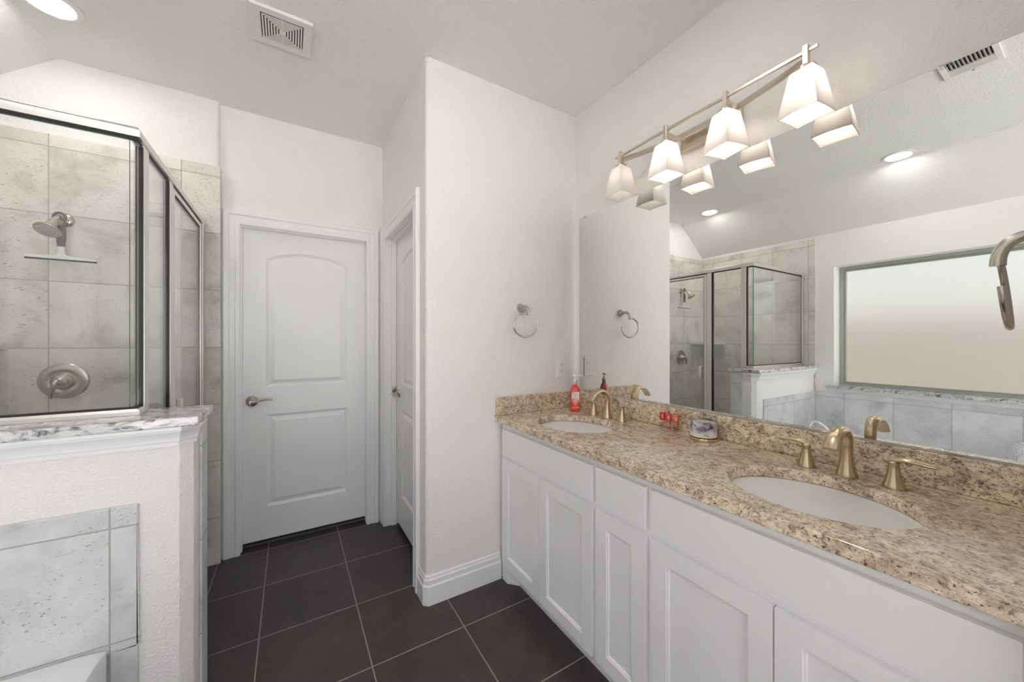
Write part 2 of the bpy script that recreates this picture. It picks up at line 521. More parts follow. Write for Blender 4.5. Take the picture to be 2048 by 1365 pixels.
# outdoors: added ground, brick that shows as a pinkish blur, and a sky stand-in
o = MB().box(-14, XW - 0.3, YF - 0.5, 14, -0.5, -0.3).build('ground_side', simple('dark_ground', (0.10, 0.12, 0.07), 0.9))  # dark strip added so little light bounces up at the frosted pane
struct(o, 'dark ground added outside the frosted window to limit bounced light', 'ground')
o = MB().box(-14, 14, -14, YF - 0.5, -0.5, -0.3).build('bounce_ground', simple('pale_bounce_ground', (0.55, 0.55, 0.545), 0.9))  # unseen reflector: added to throw sunlight up onto the ceiling
struct(o, 'unseen pale ground added to bounce sunlight into the room', 'ground')
o = MB().box(-4.6, -4.4, -10, 12, -0.3, 1.70).build('wall_outside', simple('pink_brick', (0.46, 0.38, 0.38), 0.9, vary=0.12))
struct(o, 'reddish brick base of the neighbouring house, blurred through the frosted window', 'wall')
o = MB().box(-4.58, -4.42, -10, 12, 1.7005, 4.6).build('wall_sky_standin', simple('pale_sky_standin', (0.60, 0.60, 0.60), 0.8))  # blocks the bright sky and stands in for its paler tone
struct(o, 'pale siding of the neighbouring house, blurred through the frosted window', 'wall')

# ------------------------------------------------------------------ window
w = thing('window_1', (XW - 0.06, (WY0 + WY1) / 2, WZ0), 'frosted window reflected at the right of the mirror', 'window')
w['kind'] = 'structure'
fy0, fy1, fz0, fz1 = WY0, WY1, WZ0 + 0.001, WZ1
m = MB().plate(rect(fy0, fy1, fz0, fz1), [rect(fy0 + 0.030, fy1 - 0.030, fz0 + 0.024, fz1 - 0.028)], YZ, XW - 0.20, XW - 0.135)
m.build('window_frame', M['winframe'], w, bevel=0.003)
m = MB().plate(rect(fy0 + 0.030, fy1 - 0.030, fz0 + 0.024, fz1 - 0.028), [rect(fy0 + 0.046, fy1 - 0.046, fz0 + 0.038, fz1 - 0.044)], YZ, XW - 0.185, XW - 0.155)
m.build('window_sash', M['winframe'], w, bevel=0.004)
MB().box(XW - 0.172, XW - 0.168, fy0 + 0.040, fy1 - 0.040, fz0 + 0.032, fz1 - 0.038).build('pane', M['frosted'], w)
o = MB().box(XW + 0.0005, XW + 0.03, WY0 - 0.02, 1.492, 0.864, 0.8845).box(XW - 0.13, XW + 0.03, WY0 + 0.001, WY1 - 0.001, WZ0 + 0.0005, WZ0 + 0.006).build('window_sill', M['greygranite'], bevel=0.004)
struct(o, 'grey granite sill under the frosted window, seen in the mirror', 'window sill')

# ------------------------------------------------------------------ doors, casings, baseboards
CAS = [(0, 0), (0, 0.010), (0.010, 0.016), (0.022, 0.017), (0.028, 0.012), (0.052, 0.013), (0.058, 0.019), (0.080, 0.021), (0.085, 0.016), (0.085, 0)]
def casing(name, a0, a1, h, fn, label):
    # inner edge of casing runs a0..a1, height h; fn(a, z, out)
    st = []
    for a, z, ua, uz in ((a0, 0.001, -1, 0), (a0, h, -1, 1), (a1, h, 1, 1), (a1, 0.001, 1, 0)):
        p = Vector(fn(a, z, 0)); q = Vector(fn(a + ua, z + uz, 0)); n = Vector(fn(a, z, 1))
        st.append((p, q - p, n - p))
    m = MB().sweep(CAS, st)
    o = m.build(name, M['trim'], smooth=30)
    return struct(o, label, 'door casing')
casing('trim_1', D1X0 + 0.004, D1X1 - 0.012, DH - 0.004, lambda a, z, d: (a, YD - d, z), 'white moulded casing around the closed arched panel door')
casing('trim_2', D2Y0 - 0.004, D2Y1 + 0.0, DH - 0.004, lambda a, z, d: (XC - d, a, z), 'white moulded casing on the narrow side doorway')
# jambs with stops
def jamb(name, a0, a1, h, fn, depth, stop, label):
    m = MB()
    m.prism([(a0 - 0.012, 0.001), (a0, 0.001), (a0, h), (a1, h), (a1, 0.001), (a1 + 0.012, 0.001), (a1 + 0.012, h + 0.012), (a0 - 0.012, h + 0.012)], 0.001, depth, fn)
    s0, s1 = stop
    t = 0.011
    m.prism([(a0, 0.001), (a0 + t, 0.001), (a0 + t, h - t), (a1 - t, h - t), (a1 - t, 0.001), (a1, 0.001), (a1, h), (a0, h)], s0, s1, fn)
    o = m.build(name, M['trim'])
    return struct(o, label, 'door jamb')
jamb('trim_5', D1X0, D1X1, DH, lambda a, z, d: (a, YD + d, z), 0.118, (0.022, 0.056), 'white jamb lining of the closed arched panel door')
jamb('trim_6', D2Y0, D2Y1, DH, lambda a, z, d: (XC + d, a, z), 0.114, (0.040, 0.074), 'white jamb lining of the narrow side doorway')

def arch_outline(x0, x1, z0, z1, rise, i, n=20):
    """panel outline inset by i; top is an arc with corner height z1 and the given rise"""
    pts = [(x0 + i, z0 + i), (x1 - i, z0 + i)]
    wdt = (x1 - x0) / 2; cxx = (x0 + x1) / 2
    if rise > 0:
        Rr = (wdt * wdt + rise * rise) / (2 * rise); cz = z1 + rise - Rr
        Ri = Rr - i; half = wdt - i
        a = math.asin(half / Ri)
        for k in range(n + 1):
            t = a - 2 * a * k / n
            pts.append((cxx + Ri * sin(t), cz + Ri * cos(t)))
    else:
        for k in range(n + 1):
            pts.append((x1 - i - (x1 - x0 - 2 * i) * k / n, z1 - i))
    return pts

def panel_door(name, a0, a1, z0, z1, fn, thick, panels, label, mat):
    m = MB()
    holes = [arch_outline(*p, 0) for p in panels]
    m.plate(rect(a0, a1, z0, z1), holes, lambda a, b, d: fn(a, b, 0), 0, 0, walls=False)
    m.f = m.f[:len(m.f) // 2]; m.mi = m.mi[:len(m.f)]
    for p in panels:
        rings = []
        for ins, d in ((0, 0), (0.003, 0.004), (0.010, 0.007), (0.014, 0.0125), (0.020, 0.013), (0.022, 0.011), (0.043, 0.004), (0.045, 0.002)):
            rings.append([fn(a, b, d) for a, b in arch_outline(*p, ins)])
        m.loft(rings, False, True)
    # sides and back
    c = rect(a0, a1, z0, z1)
    m.loft([[fn(a, b, 0) for a, b in c], [fn(a, b, thick) for a, b in c]], False, True)
    o = m.build(name, mat, smooth=25)
    struct(o, label, 'door')
    return o
YDF = 2.868
d1 = panel_door('door_1', -0.263, 0.479, 0.035, 2.045, lambda a, b, d: (a, YDF + d, b), 0.035,
                [(-0.133, 0.350, 1.024, 1.863, 0.052), (-0.131, 0.350, 0.245, 0.845, 0.0)],
                'closed white door with an arched upper panel and lever handle', M['door'])
XDF = 0.6585
d2 = panel_door('door_2', D2Y0 + 0.003, D2Y1 - 0.012, 0.035, 2.045, lambda a, b, d: (XDF + d, a, b), 0.035,
                [(D2Y0 + 0.13, D2Y1 - 0.14, 1.024, 1.863, 0.05), (D2Y0 + 0.13, D2Y1 - 0.14, 0.245, 0.845, 0.0)],
                'white door seen edge-on in the narrow side doorway', M['door'])
# lever handle of door 1
hx_, hz_ = -0.208, 0.937
m = MB().lathe([(0.034, 0), (0.034, 0.004), (0.030, 0.010), (0.020, 0.015), (0.014, 0.020), (0.012, 0.045)], (hx_, YDF, hz_), (0, -1, 0))
lv = bez((hx_, YDF - 0.046, hz_), (hx_ + 0.03, YDF - 0.058, hz_ - 0.006), (hx_ + 0.05, YDF - 0.05, hz_ + 0.022), (hx_ + 0.112, YDF - 0.042, hz_ + 0.008), 18)
m.tube(lv, 0, 12, sec=lambda t: (0.013 - 0.008 * min(1, t * 2.2) + 0.002 * max(0, t - 0.5), 0.013 - 0.004 * t), up=(0, 0, 1))
m.build('door_handle', M['nickel'], d1, smooth=50)
# latch side of door 2 : rose, lever stub and strike plate
kY, kz = 2.625, 0.955
m = MB().lathe([(0.032, 0), (0.032, 0.004), (0.026, 0.010), (0.014, 0.014), (0.012, 0.034)], (XDF, kY, kz), (-1, 0, 0))
m.tube(bez((XDF - 0.036, kY, kz), (XDF - 0.05, kY + 0.005, kz), (XDF - 0.05, kY - 0.02, kz + 0.01), (XDF - 0.045, kY - 0.085, kz + 0.004), 14), 0, 12, sec=lambda t: (0.011 - 0.005 * t, 0.011 - 0.002 * t), up=(0, 0, 1))
m.build('door_handle', M['nickel'], d2, smooth=50)
m = MB().box(XDF - 0.033, XDF - 0.002, D2Y1 - 0.0137, D2Y1 - 0.0117, kz - 0.035, kz + 0.045)
m.build('strike_plate', M['nickel'], d2, bevel=0.0006)

# baseboards
BASE = [(0, 0), (0.015, 0), (0.015, 0.092), (0.010, 0.100), (0.010, 0.122), (0.006, 0.128), (0.005, 0.140), (0, 0.145)]
def baseboard(name, path, label):
    """path of (x, y, nx, ny): wall-face points with (mitred) outward direction"""
    st = [((x, y, 0.0005), (nx, ny, 0), (0, 0, 1)) for x, y, nx, ny in path]
    o = MB().sweep(BASE, st).build(name, M['trim'], smooth=25)
    return struct(o, label, 'baseboard')
e = 0.0006
k = math.tan(radians(22.5))
ch = 0.022
baseboard('baseboard_middle', [(XC - e, 1.897, -1, 0), (XC - e, YT + ch * 0.6, -1, -k), (XC + ch * 0.6, YT - e, -k, -1), (1.008, YT - e, 0, -1)], 'white stepped baseboard wrapping the corner below the towel ring')

# ------------------------------------------------------------------ knee wall, cap and tub tile
PX, PY0, PY1, PZ = -0.277, 1.59, 1.785, 1.05
cc = 0.036
poly = [(XW + 0.011, PY0), (PX - cc, PY0), (PX - cc * 0.25, PY0 + cc * 0.62), (PX, PY0 + cc), (PX, PY1), (XW + 0.011, PY1)]
poly = [(XW + 0.011, PY0)] + [(PX - cc - 0.006, PY0), (PX - cc + 0.003, PY0 + 0.003), (PX - 0.003, PY0 + cc - 0.003), (PX, PY0 + cc + 0.006)] + [(PX, PY1), (XW + 0.011, PY1)]
o = MB().prism(poly, 0, PZ).build('wall_knee', M['wall'], smooth=25)
struct(o, 'white half-height wall between bathtub and shower', 'half wall')
o = MB().box(XW + 0.011, -0.405, PY0 - 0.0105, PY0 - 0.0005, 0.38, 0.817).box(-0.47, -0.405, PY0 - 0.0105, PY0 - 0.0005, 0, 0.38).build('wall_knee_tile', M['tile_end'], bevel=0.003)
struct(o, 'pale grey tiles on the half wall at the tub end', 'tiled wall')
m = MB().box(PX + 0.0005, PX + 0.0085, 1.693, 1.792, 0, PZ)
m.box(XW + 0.011, PX + 0.0005, PY1 + 0.0005, PY1 + 0.0105, 0, PZ)
o = m.build('trim_7', M['tile_edge'], bevel=0.002)
struct(o, 'narrow grey tile strip on the end of the half wall', 'trim')
MOULD = [(0, 0), (0.007, 0), (0.0075, 0.004), (0.0075, 0.013), (0.012, 0.0145), (0.0135, 0.0165), (0.0135, 0.019), (0.015, 0.026), (0.019, 0.035), (0.025, 0.044), (0.031, 0.050), (0.0315, 0.054), (0.035, 0.056), (0.035, 0.066), (0, 0.066)]
st = [((XW + 0.012, PY0 - e, 0.984), (0, -1, 0), (0, 0, 1)),
      ((PX - cc, PY0 - e, 0.984), (k, -1, 0), (0, 0, 1)),
      ((PX + e, PY0 + cc, 0.984), (1, -k, 0), (0, 0, 1)),
      ((PX + e, 1.690, 0.984), (1, 0, 0), (0, 0, 1))]
MOULD_S = [(a * 0.62 if a > 0.02 else a, b) for a, b in MOULD]
o = MB().sweep(MOULD, st[:2] + [((PX + e, PY0 + cc, 0.984), (0.6, -k * 0.9, 0), (0, 0, 1)), ((PX + e, 1.690, 0.984), (0.6, 0, 0), (0, 0, 1))]).build('trim_3', M['trim'], smooth=30)
struct(o, 'white crown moulding under the granite cap of the half wall', 'moulding')
capo = MB().box(XW + 0.0115, -0.255, 1.548, 1.812, PZ + 0.001, PZ + 0.030).build('granite_ledge', M['greygranite'], bevel=0.004)
tag(capo, 'grey and white granite slab capping the half wall under the shower glass', 'stone ledge')
CAPZ = PZ + 0.030
# shower floor and curb
o = MB().box(XW + 0.011, -0.54, 1.797, YS - 0.001, 0.0, 0.03).build('floor_shower', M['pan'])
struct(o, 'shower floor behind the glass', 'floor')
o = MB().box(-0.54, -0.43, 1.797, YS - 0.001, 0.0, 0.10).build('trim_8', M['tile_edge'], bevel=0.003)
struct(o, 'tiled curb under the shower door', 'curb')

# ------------------------------------------------------------------ shower enclosure
HZ0, HZ1 = 2.000, 2.036
en = thing('shower_enclosure', (XS, 1.69, CAPZ), 'glass shower enclosure with satin metal frame on the half wall', 'shower enclosure')
# header: rounded rail, one mitred run
hp = [(-0.016, 0), (0.016, 0), (0.017, 0.018)] + [(0.017 * cos(radians(t)), 0.018 + 0.018 * sin(radians(t))) for t in (20, 45, 70, 90, 110, 135, 160)] + [(-0.017, 0.018)]
st = [((XW + 0.0115, 1.69, HZ0), (0, -1, 0), (0, 0, 1)), ((XS, 1.69, HZ0), (1, -1, 0), (0, 0, 1)), ((XS, YS - 0.001, HZ0), (1, 0, 0), (0, 0, 1))]
MB().sweep(hp, st).build('header_rail', M['frame'], en, smooth=35)
gk = [(-0.005, -0.008), (0.005, -0.008), (0.006, -0.0003), (-0.006, -0.0003)]
MB().sweep(gk, st).build('gasket', M['gasket'], en)
# track on the cap
tp = [(-0.016, 0), (0.016, 0), (0.016, 0.012), (0.009, 0.020), (-0.009, 0.020), (-0.016, 0.012)]
st2 = [((XW + 0.0115, 1.69, CAPZ + 0.0005), (0, -1, 0), (0, 0, 1)), ((XS, 1.69, CAPZ + 0.0005), (1, -1, 0), (0, 0, 1)), ((XS, 1.738, CAPZ + 0.0005), (1, 0, 0), (0, 0, 1))]
MB().sweep(tp, st2).build('bottom_track', M['frame'], en)
gz = CAPZ + 0.021
MB().sweep([(-0.006, gz - CAPZ), (0.006, gz - CAPZ), (0.006, gz - CAPZ + 0.006), (-0.006, gz - CAPZ + 0.006)], [((p[0], p[1], CAPZ), u, w_) for p, u, w_ in st2]).build('gasket', M['gasket'], en)
# glass panels
def glass_box(name, x0, x1, y0, y1, z0, z1, edge):
    m = MB().box(x0, x1, y0, y1, z0, z1)
    for i, f in enumerate(m.f):
        pass
    # faces order: bottom, top, y0, x1, y1, x0
    m.mi = [1, 1, 1 if 'y' in edge else 0, 1 if 'x' in edge else 0, 1 if 'y' in edge else 0, 1 if 'x' in edge else 0]
    return m.build(name, [M['glass'], M['glassedge']], en)
glass_box('fixed_panel', XW + 0.03, XS - 0.012, 1.686, 1.694, gz + 0.004, HZ0 - 0.009, 'x')
glass_box('fixed_panel', XS - 0.004, XS + 0.004, 1.696, 1.728, gz + 0.004, HZ0 - 0.009, '')
MB().box(XS - 0.009, XS + 0.009, 1.729, 1.7375, gz, HZ0 - 0.009).build('gasket', M['gasket'], en)
MB().box(XS - 0.009, XS + 0.012, 1.738, 1.785, CAPZ + 0.0005, HZ0 - 0.0005).build('post', M['frame'], en, bevel=0.002)
m = MB().plate([(1.818, 0.125), (2.044, 0.125), (2.044, HZ0 - 0.009), (1.786, HZ0 - 0.009), (1.786, CAPZ + 0.004), (1.818, CAPZ + 0.004)], [], YZ, XS - 0.004, XS + 0.004)
m.build('fixed_panel', M['glass'], en)
MB().box(XS - 0.009, XS + 0.009, 2.0445, 2.0575, 0.125, HZ0 - 0.009).build('gasket', M['gasket'], en)
MB().box(XS - 0.009, XS + 0.012, 2.058, 2.105, 0.125, HZ0 - 0.0005).build('post', M['frame'], en, bevel=0.002)
MB().box(XS - 0.014, XS + 0.014, 1.818, YS - 0.001, 0.1005, 0.125).build('bottom_track', M['frame'], en, bevel=0.002)
door = MB().box(XS - 0.004, XS + 0.004, 2.135, 2.672, 0.145, HZ0 - 0.03).build('shower_door', M['glass'], en)
m = MB().plate(rect(2.107, 2.695, 0.128, HZ0 - 0.010), [rect(2.134, 2.673, 0.146, HZ0 - 0.030)], YZ, XS - 0.011, XS + 0.011)
m.build('door_frame', M['frame'], door, bevel=0.002)
MB().plate(rect(2.134, 2.673, 0.146, HZ0 - 0.030), [rect(2.139, 2.668, 0.150, HZ0 - 0.035)], YZ, XS - 0.006, XS + 0.006).build('gasket', M['gasket'], door)
m = MB().box(XS + 0.011, XS + 0.030, 2.150, 2.180, 0.95, 1.07).box(XS - 0.030, XS - 0.011, 2.150, 2.180, 0.95, 1.07)
m.build('door_pull', M['frame'], door, bevel=0.003)
MB().box(XS - 0.009, XS + 0.009, 2.6975, 2.7075, 0.126, HZ0 - 0.009).build('gasket', M['gasket'], en)
MB().box(XS - 0.016, XS + 0.016, 2.708, YS - 0.001, 0.126, HZ0 - 0.0005).build('wall_channel', M['frame'], en, bevel=0.002)
MB().box(XW + 0.0115, XW + 0.030, 1.676, 1.704, gz, HZ0 - 0.0005).build('wall_channel', M['frame'], en, bevel=0.002)

# ------------------------------------------------------------------ shower fittings
sx, sz = -0.972, 1.938
sh = thing('showerhead', (sx, YS, sz), 'brushed nickel shower head on its arm high on the tiled wall', 'shower head')
MB().lathe([(0.032, 0), (0.032, 0.003), (0.026, 0.010), (0.012, 0.014)], (sx, YS - 0.0005, sz), (0, -1, 0)).build('flange', M['nickel'], sh, smooth=40)
pth = bez((sx, YS - 0.012, sz), (sx, YS - 0.06, sz + 0.002), (sx, YS - 0.08, sz - 0.002), (sx - 0.004, YS - 0.102, sz - 0.034), 14)
MB().tube(pth, 0.0105, 16).build('arm', M['nickel'], sh, smooth=50)
hd = Vector((-0.10, -0.55, -0.83)).normalized()
hb = Vector(pth[-1])
m = MB().lathe([(0.013, -0.006), (0.015, 0.004), (0.017, 0.014), (0.019, 0.020), (0.021, 0.034), (0.028, 0.048), (0.044, 0.060), (0.046, 0.064), (0.044, 0.067), (0.036, 0.066)], hb, hd, 40)
m.build('head', M['nickel'], sh, smooth=40)
fc = hb + hd * 0.0663
fp = MB().lathe([(0.0335, 0), (0.0335, 0.0012), (0.032, 0.0022)], fc, hd, 36).build('spray_face', M['nozzle'], sh, smooth=40)
m = MB()
u = hd.orthogonal().normalized(); wv = hd.cross(u)
for r, n in ((0.027, 22), (0.021, 16), (0.013, 10), (0.006, 5)):
    for i in range(n):
        c = fc + hd * 0.0020 + (u * cos(2 * pi * i / n) + wv * sin(2 * pi * i / n)) * r
        m.lathe([(0.0015, 0), (0.0012, 0.0016)], c, hd, 8)
m.build('nozzles', M['dark'], fp)

vx, vz = -0.977, 1.123
sv = thing('shower_valve', (vx, YS, vz), 'round brushed nickel shower valve plate with lever below the shower head', 'shower valve')
MB().lathe([(0.090, 0), (0.090, 0.003), (0.085, 0.008), (0.060, 0.013), (0.050, 0.010), (0.044, 0.010)], (vx, YS - 0.0005, vz), (0, -1, 0), 48).build('plate', M['nickel'], sv, smooth=30)
m = MB().lathe([(0.043, 0.008), (0.040, 0.022), (0.030, 0.040), (0.018, 0.054), (0.014, 0.058)], (vx, YS, vz), (0, -1, 0), 36)
m.tube(bez((vx, YS - 0.052, vz), (vx - 0.006, YS - 0.072, vz + 0.012), (vx - 0.012, YS - 0.078, vz - 0.02), (vx - 0.022, YS - 0.060, vz - 0.078), 16), 0, 12, sec=lambda t: (0.013 - 0.007 * t, 0.012 - 0.002 * t), up=(1, 0, 0))
m.build('lever', M['nickel'], sv, smooth=45)

qx = -0.962
sq = thing('squeegee', (qx, 2.690, 1.93), 'grey and white squeegee hanging from the shower arm', 'squeegee')
m = MB()
hpts = [((-0.012, 1.880), 0.012), ((-0.013, 1.84), 0.014), ((-0.014, 1.80), 0.0165)]
m.loft([[(qx - 0.006 + w_ * cx_, 2.704 + 0.008 * sy_, z_) for cx_, sy_ in ((-1, -0.5), (-0.7, -1), (0.7, -1), (1, -0.5), (1, 0.5), (0.7, 1), (-0.7, 1), (-1, 0.5))]
        for w_, z_ in ((0.012, 1.792), (0.0165, 1.84), (0.017, 1.875), (0.010, 1.897))])
hx0 = sx - 0.0005
hk = bez((qx, 2.706, 1.888), (qx + 0.004, 2.706, 1.905), (hx0 + 0.020, 2.704, 1.91), (hx0 + 0.020, 2.702, 1.934), 8)
hk += bez((hx0 + 0.020, 2.702, 1.934), (hx0 + 0.020, 2.702, 1.966), (hx0 - 0.020, 2.702, 1.966), (hx0 - 0.020, 2.702, 1.934), 12)[1:]
m.tube(hk + [Vector((hx0 - 0.020, 2.702, 1.924))], 0.0055, 10)
m.build('handle', M['greyplastic'], sq, smooth=40)
b0, b1 = qx - 0.123, qx + 0.117
out = [(b0, 1.729), (b0, 1.738), (b0 + 0.006, 1.743), (qx - 0.03, 1.747)] + [(qx - 0.018 + 0.0, 1.752), (qx - 0.015, 1.764), (qx - 0.016, 1.792), (qx + 0.006, 1.792), (qx + 0.006, 1.764), (qx + 0.010, 1.752)] + [(qx + 0.024, 1.747), (b1 - 0.01, 1.741), (b1, 1.733), (b1, 1.729)]
MB().prism(out, 2.698, 2.710, XZ).build('blade_holder', M['greylight'], sq, bevel=0.002)
MB().box(b0, b1, 2.702, 2.706, 1.722, 1.729).build('rubber_blade', M['gasket'], sq)

sf = MB().prism([(XW + 0.0105, YS - 0.0005), (XW + 0.0105, YS - 0.285)] + [(XW + 0.0105 + 0.280 * sin(radians(t)) * 0.98, YS - 0.0005 - 0.285 * cos(radians(t)) * 0.98) for t in (12, 30, 45, 60, 78)] + [(XW + 0.290, YS - 0.0005)], 1.283, 1.306).build('corner_shelf', M['greygranite'], bevel=0.003)
sf.data.materials[0] = simple('pale_marble', (0.72, 0.72, 0.70), 0.25, vary=0.06)
tag(sf, 'pale stone corner shelf in the shower, beside the valve', 'shelf')

# ------------------------------------------------------------------ bathtub, tub faucet, pillow
TX0, TX1, TY0, TY1, TZ = XW + 0.0115, -0.471, 0.10, PY0 - 0.012, 0.402
tb = thing('bathtub', ((TX0 + TX1) / 2, (TY0 + TY1) / 2, 0), 'white bathtub with wide rim between the window and the half wall', 'bathtub')
cxm, cym = (TX0 + TX1) / 2, (TY0 + TY1) / 2
def superell(ax, ay, z, n=48, p=3.2):
    r = []
    for i in range(n):
        t = 2 * pi * i / n
        c, s_ = cos(t), sin(t)
        r.append((cxm + ax * math.copysign(abs(c) ** (2 / p), c), cym + ay * math.copysign(abs(s_) ** (2 / p), s_), z))
    return r
hxw, hyw = (TX1 - TX0) / 2, (TY1 - TY0) / 2
outer = superell(hxw, hyw, TZ, 48, 200)
rings = [superell(hxw, hyw, 0.001, 48, 200), superell(hxw, hyw, TZ - 0.012, 48, 200), superell(hxw - 0.003, hyw - 0.003, TZ - 0.003, 48, 30), superell(hxw - 0.012, hyw - 0.012, TZ, 48, 24),
         superell(hxw - 0.085, hyw - 0.16, TZ, 48, 3.6), superell(hxw - 0.10, hyw - 0.175, TZ - 0.012, 48, 3.4), superell(hxw - 0.12, hyw - 0.20, TZ - 0.10, 48, 3.2), superell(hxw - 0.17, hyw - 0.29, 0.09, 48, 3.0), superell(hxw - 0.24, hyw - 0.38, 0.06, 48, 2.6)]
MB().loft(rings).build('tub_shell', M['acrylic'], tb, smooth=40)
MB().lathe([(0.03, 0), (0.03, 0.004), (0.02, 0.006)], (cxm, TY1 - 0.45, 0.0605), (0, 0, 1), 24).build('drain', M['chrome'], tb, smooth=40)

fx, fy = -1.10, 1.505
tf = thing('tub_faucet', (fx, fy, TZ), 'polished arched tub faucet on the tub rim, reflected low in the mirror', 'faucet')
pth = bez((fx, fy, TZ + 0.001), (fx, fy + 0.012, TZ + 0.12), (fx, fy - 0.01, TZ + 0.245), (fx, fy - 0.15, TZ + 0.105), 22)
MB().tube(pth, 0, 14, sec=lambda t: (0.015 - 0.004 * t, 0.017 + 0.008 * t), up=(0, 1, 0)).lathe([(0.028, 0.0005), (0.026, 0.012), (0.018, 0.022)], (fx, fy, TZ)).build('spout', M['chrome'], tf, smooth=50)
for sgn in (-1, 1):
    hd_ = MB().lathe([(0.026, 0.0005), (0.022, 0.012), (0.012, 0.05), (0.011, 0.058)], (fx + sgn * 0.12, fy, TZ)).build('handle', M['chrome'], tf, smooth=45)
    MB().tube([(fx + sgn * 0.12, fy, TZ + 0.060), (fx + sgn * 0.16, fy, TZ + 0.066), (fx + sgn * 0.19, fy, TZ + 0.066)], 0.006, 10).build('lever', M['chrome'], hd_, smooth=50)

bpx, bpy_, bpz = -1.24, 0.325, TZ
def mesh_fabric():
    m, nt, p, out = newmat('white_mesh_fabric')
    v = node(nt, 'ShaderNodeTexVoronoi', {'Vector': objco(nt), 'Scale': 95.0, 'Randomness': 0.0}).outputs['Distance']
    c = ramp(nt, v, [(0.28, (0.30, 0.31, 0.33)), (0.42, (0.72, 0.74, 0.76))])
    nt.links.new(c, p.inputs['Base Color'])
    b = node(nt, 'ShaderNodeBump', {'Height': v, 'Strength': 0.6, 'Distance': 0.004})
    nt.links.new(b.outputs[0], p.inputs['Normal'])
    p.inputs['Roughness'].default_value = 0.9
    return m
pl = thing('bath_pillow', (bpx, bpy_, bpz), 'white perforated mesh bath pillow on the tub rim, at the mirror lower right corner', 'bath pillow')
rings = []
for i in range(25):
    t = pi * i / 24
    rr = sin(t) ** 0.55 if 0 < i < 24 else 0.02
    rings.append([(bpx + 0.165 * -cos(t), bpy_ + 0.085 * rr * math.copysign(abs(cos(q)) ** 0.8, cos(q)) - 0.02, bpz + 0.112 + (0.108 * rr * math.copysign(abs(sin(q)) ** 0.7, sin(q)))) for q in [2 * pi * j / 20 for j in range(20)]])
MB().loft(rings).build('cushion', mesh_fabric(), pl, smooth=60)
for q in (-0.07, 0.07):
    MB().lathe([(0.02, 0), (0.022, 0.004), (0.012, 0.008)], (bpx + q, bpy_ - 0.02, bpz + 0.0005), (0, 0, 1), 16).build('suction_cup', M['greylight'], pl, smooth=40)

# ------------------------------------------------------------------ vanity cabinets
XFF, XDR, XTK = 1.012, 0.993, 1.062
def shaker(y0, y1, z0, z1, st_=0.055):
    m = MB()
    fr = lambda a, b, d: (XDR + d, a, b)
    ho = rect(y0 + st_, y1 - st_, z0 + st_, z1 - st_)
    m.plate(rect(y0, y1, z0, z1), [ho], lambda a, b, d: fr(a, b, 0), 0, 0, walls=False)
    m.f = m.f[:len(m.f) // 2]; m.mi = m.mi[:len(m.f)]
    rings = []
    for i, d in ((0, 0), (0.0015, 0.003), (0.007, 0.0035), (0.0085, 0.0085)):
        rings.append([fr(a, b, d) for a, b in rect(y0 + st_ + i, y1 - st_ - i, z0 + st_ + i, z1 - st_ - i)])
    m.loft(rings, False, True)
    c = rect(y0, y1, z0, z1)
    m.loft([[fr(a, b, 0) for a, b in c], [fr(a, b, 0.0185) for a, b in c]], False, True)
    return m
def slab(y0, y1, z0, z1):
    return MB().box(XDR, XDR + 0.0185, y0, y1, z0, z1)
ZT = 0.8775
def cabinet(y0, y1, doors, drawer, label, foot=None):
    t = thing('vanity_cabinet', (XFF, (y0 + y1) / 2, 0), label, 'cabinet', None)
    m = MB().box(XFF, XV - 0.001, y0, y1, 0.095, ZT)
    m.build('body', M['cabinet'], t, bevel=0.001)
    if foot:
        poly = [(XV - 0.001, y0), (XTK, y0), (XTK, y1 - 0.105), (XFF + 0.001, y1 - 0.052), (XFF + 0.001, y1), (XV - 0.001, y1)]
    else:
        poly = [(XTK, y0), (XV - 0.001, y0), (XV - 0.001, y1), (XTK, y1)]
    MB().prism(poly, 0.0005, 0.0945).build('toe_kick', M['cabinet'], t)
    a, b = drawer
    slab(a, b, 0.705, 0.845).build('drawer_front', M['cabinet'], t, bevel=0.0015)
    for a, b in doors:
        shaker(a, b, 0.106, 0.685).build('door', M['cabinet'], t)
    return t
cabinet(1.037, YT - 0.0175, [(1.047, 1.393), (1.397, 1.743)], (1.047, 1.743), 'white sink cabinet at the far end, with two doors under the far sink', foot=True)
cabinet(0.788, 1.036, [(0.799, 1.026)], (0.799, 1.026), 'narrow white cabinet with one door and drawer, between the two sink cabinets')
cabinet(0.031, 0.787, [(0.076, 0.424), (0.428, 0.776)], (0.076, 0.776), 'white sink cabinet at the near end, with two doors under the near sink')

# ------------------------------------------------------------------ countertop with splashes
SINKS = [(1.230, 0.430), (1.230, 1.411)]
SA, SB = 0.175, 0.210
def ell(cx_, cy_, a, b, n=56):
    return [(cx_ + a * cos(2 * pi * i / n), cy_ + b * sin(2 * pi * i / n)) for i in range(n)]
XG = 0.972
ct = thing('granite_countertop', (XG, 0.9, ZT), 'speckled beige and brown granite countertop with two undermount sinks', 'countertop')
MB().plate(rect(XG, XV - 0.001, 0.031, YT - 0.001), [ell(c[0], c[1], SA, SB) for c in SINKS], XY, ZT + 0.001, ZC).build('slab', M['granite'], ct, bevel=0.005, segs=3)
MB().box(1.540, XV - 0.001, 0.031, YT - 0.001, ZC + 0.0003, 1.011).build('backsplash', M['granite'], ct, bevel=0.003)
MB().box(XG + 0.004, 1.5395, YT - 0.021, YT - 0.001, ZC + 0.0003, 1.011).build('side_splash', M['granite'], ct, bevel=0.003)
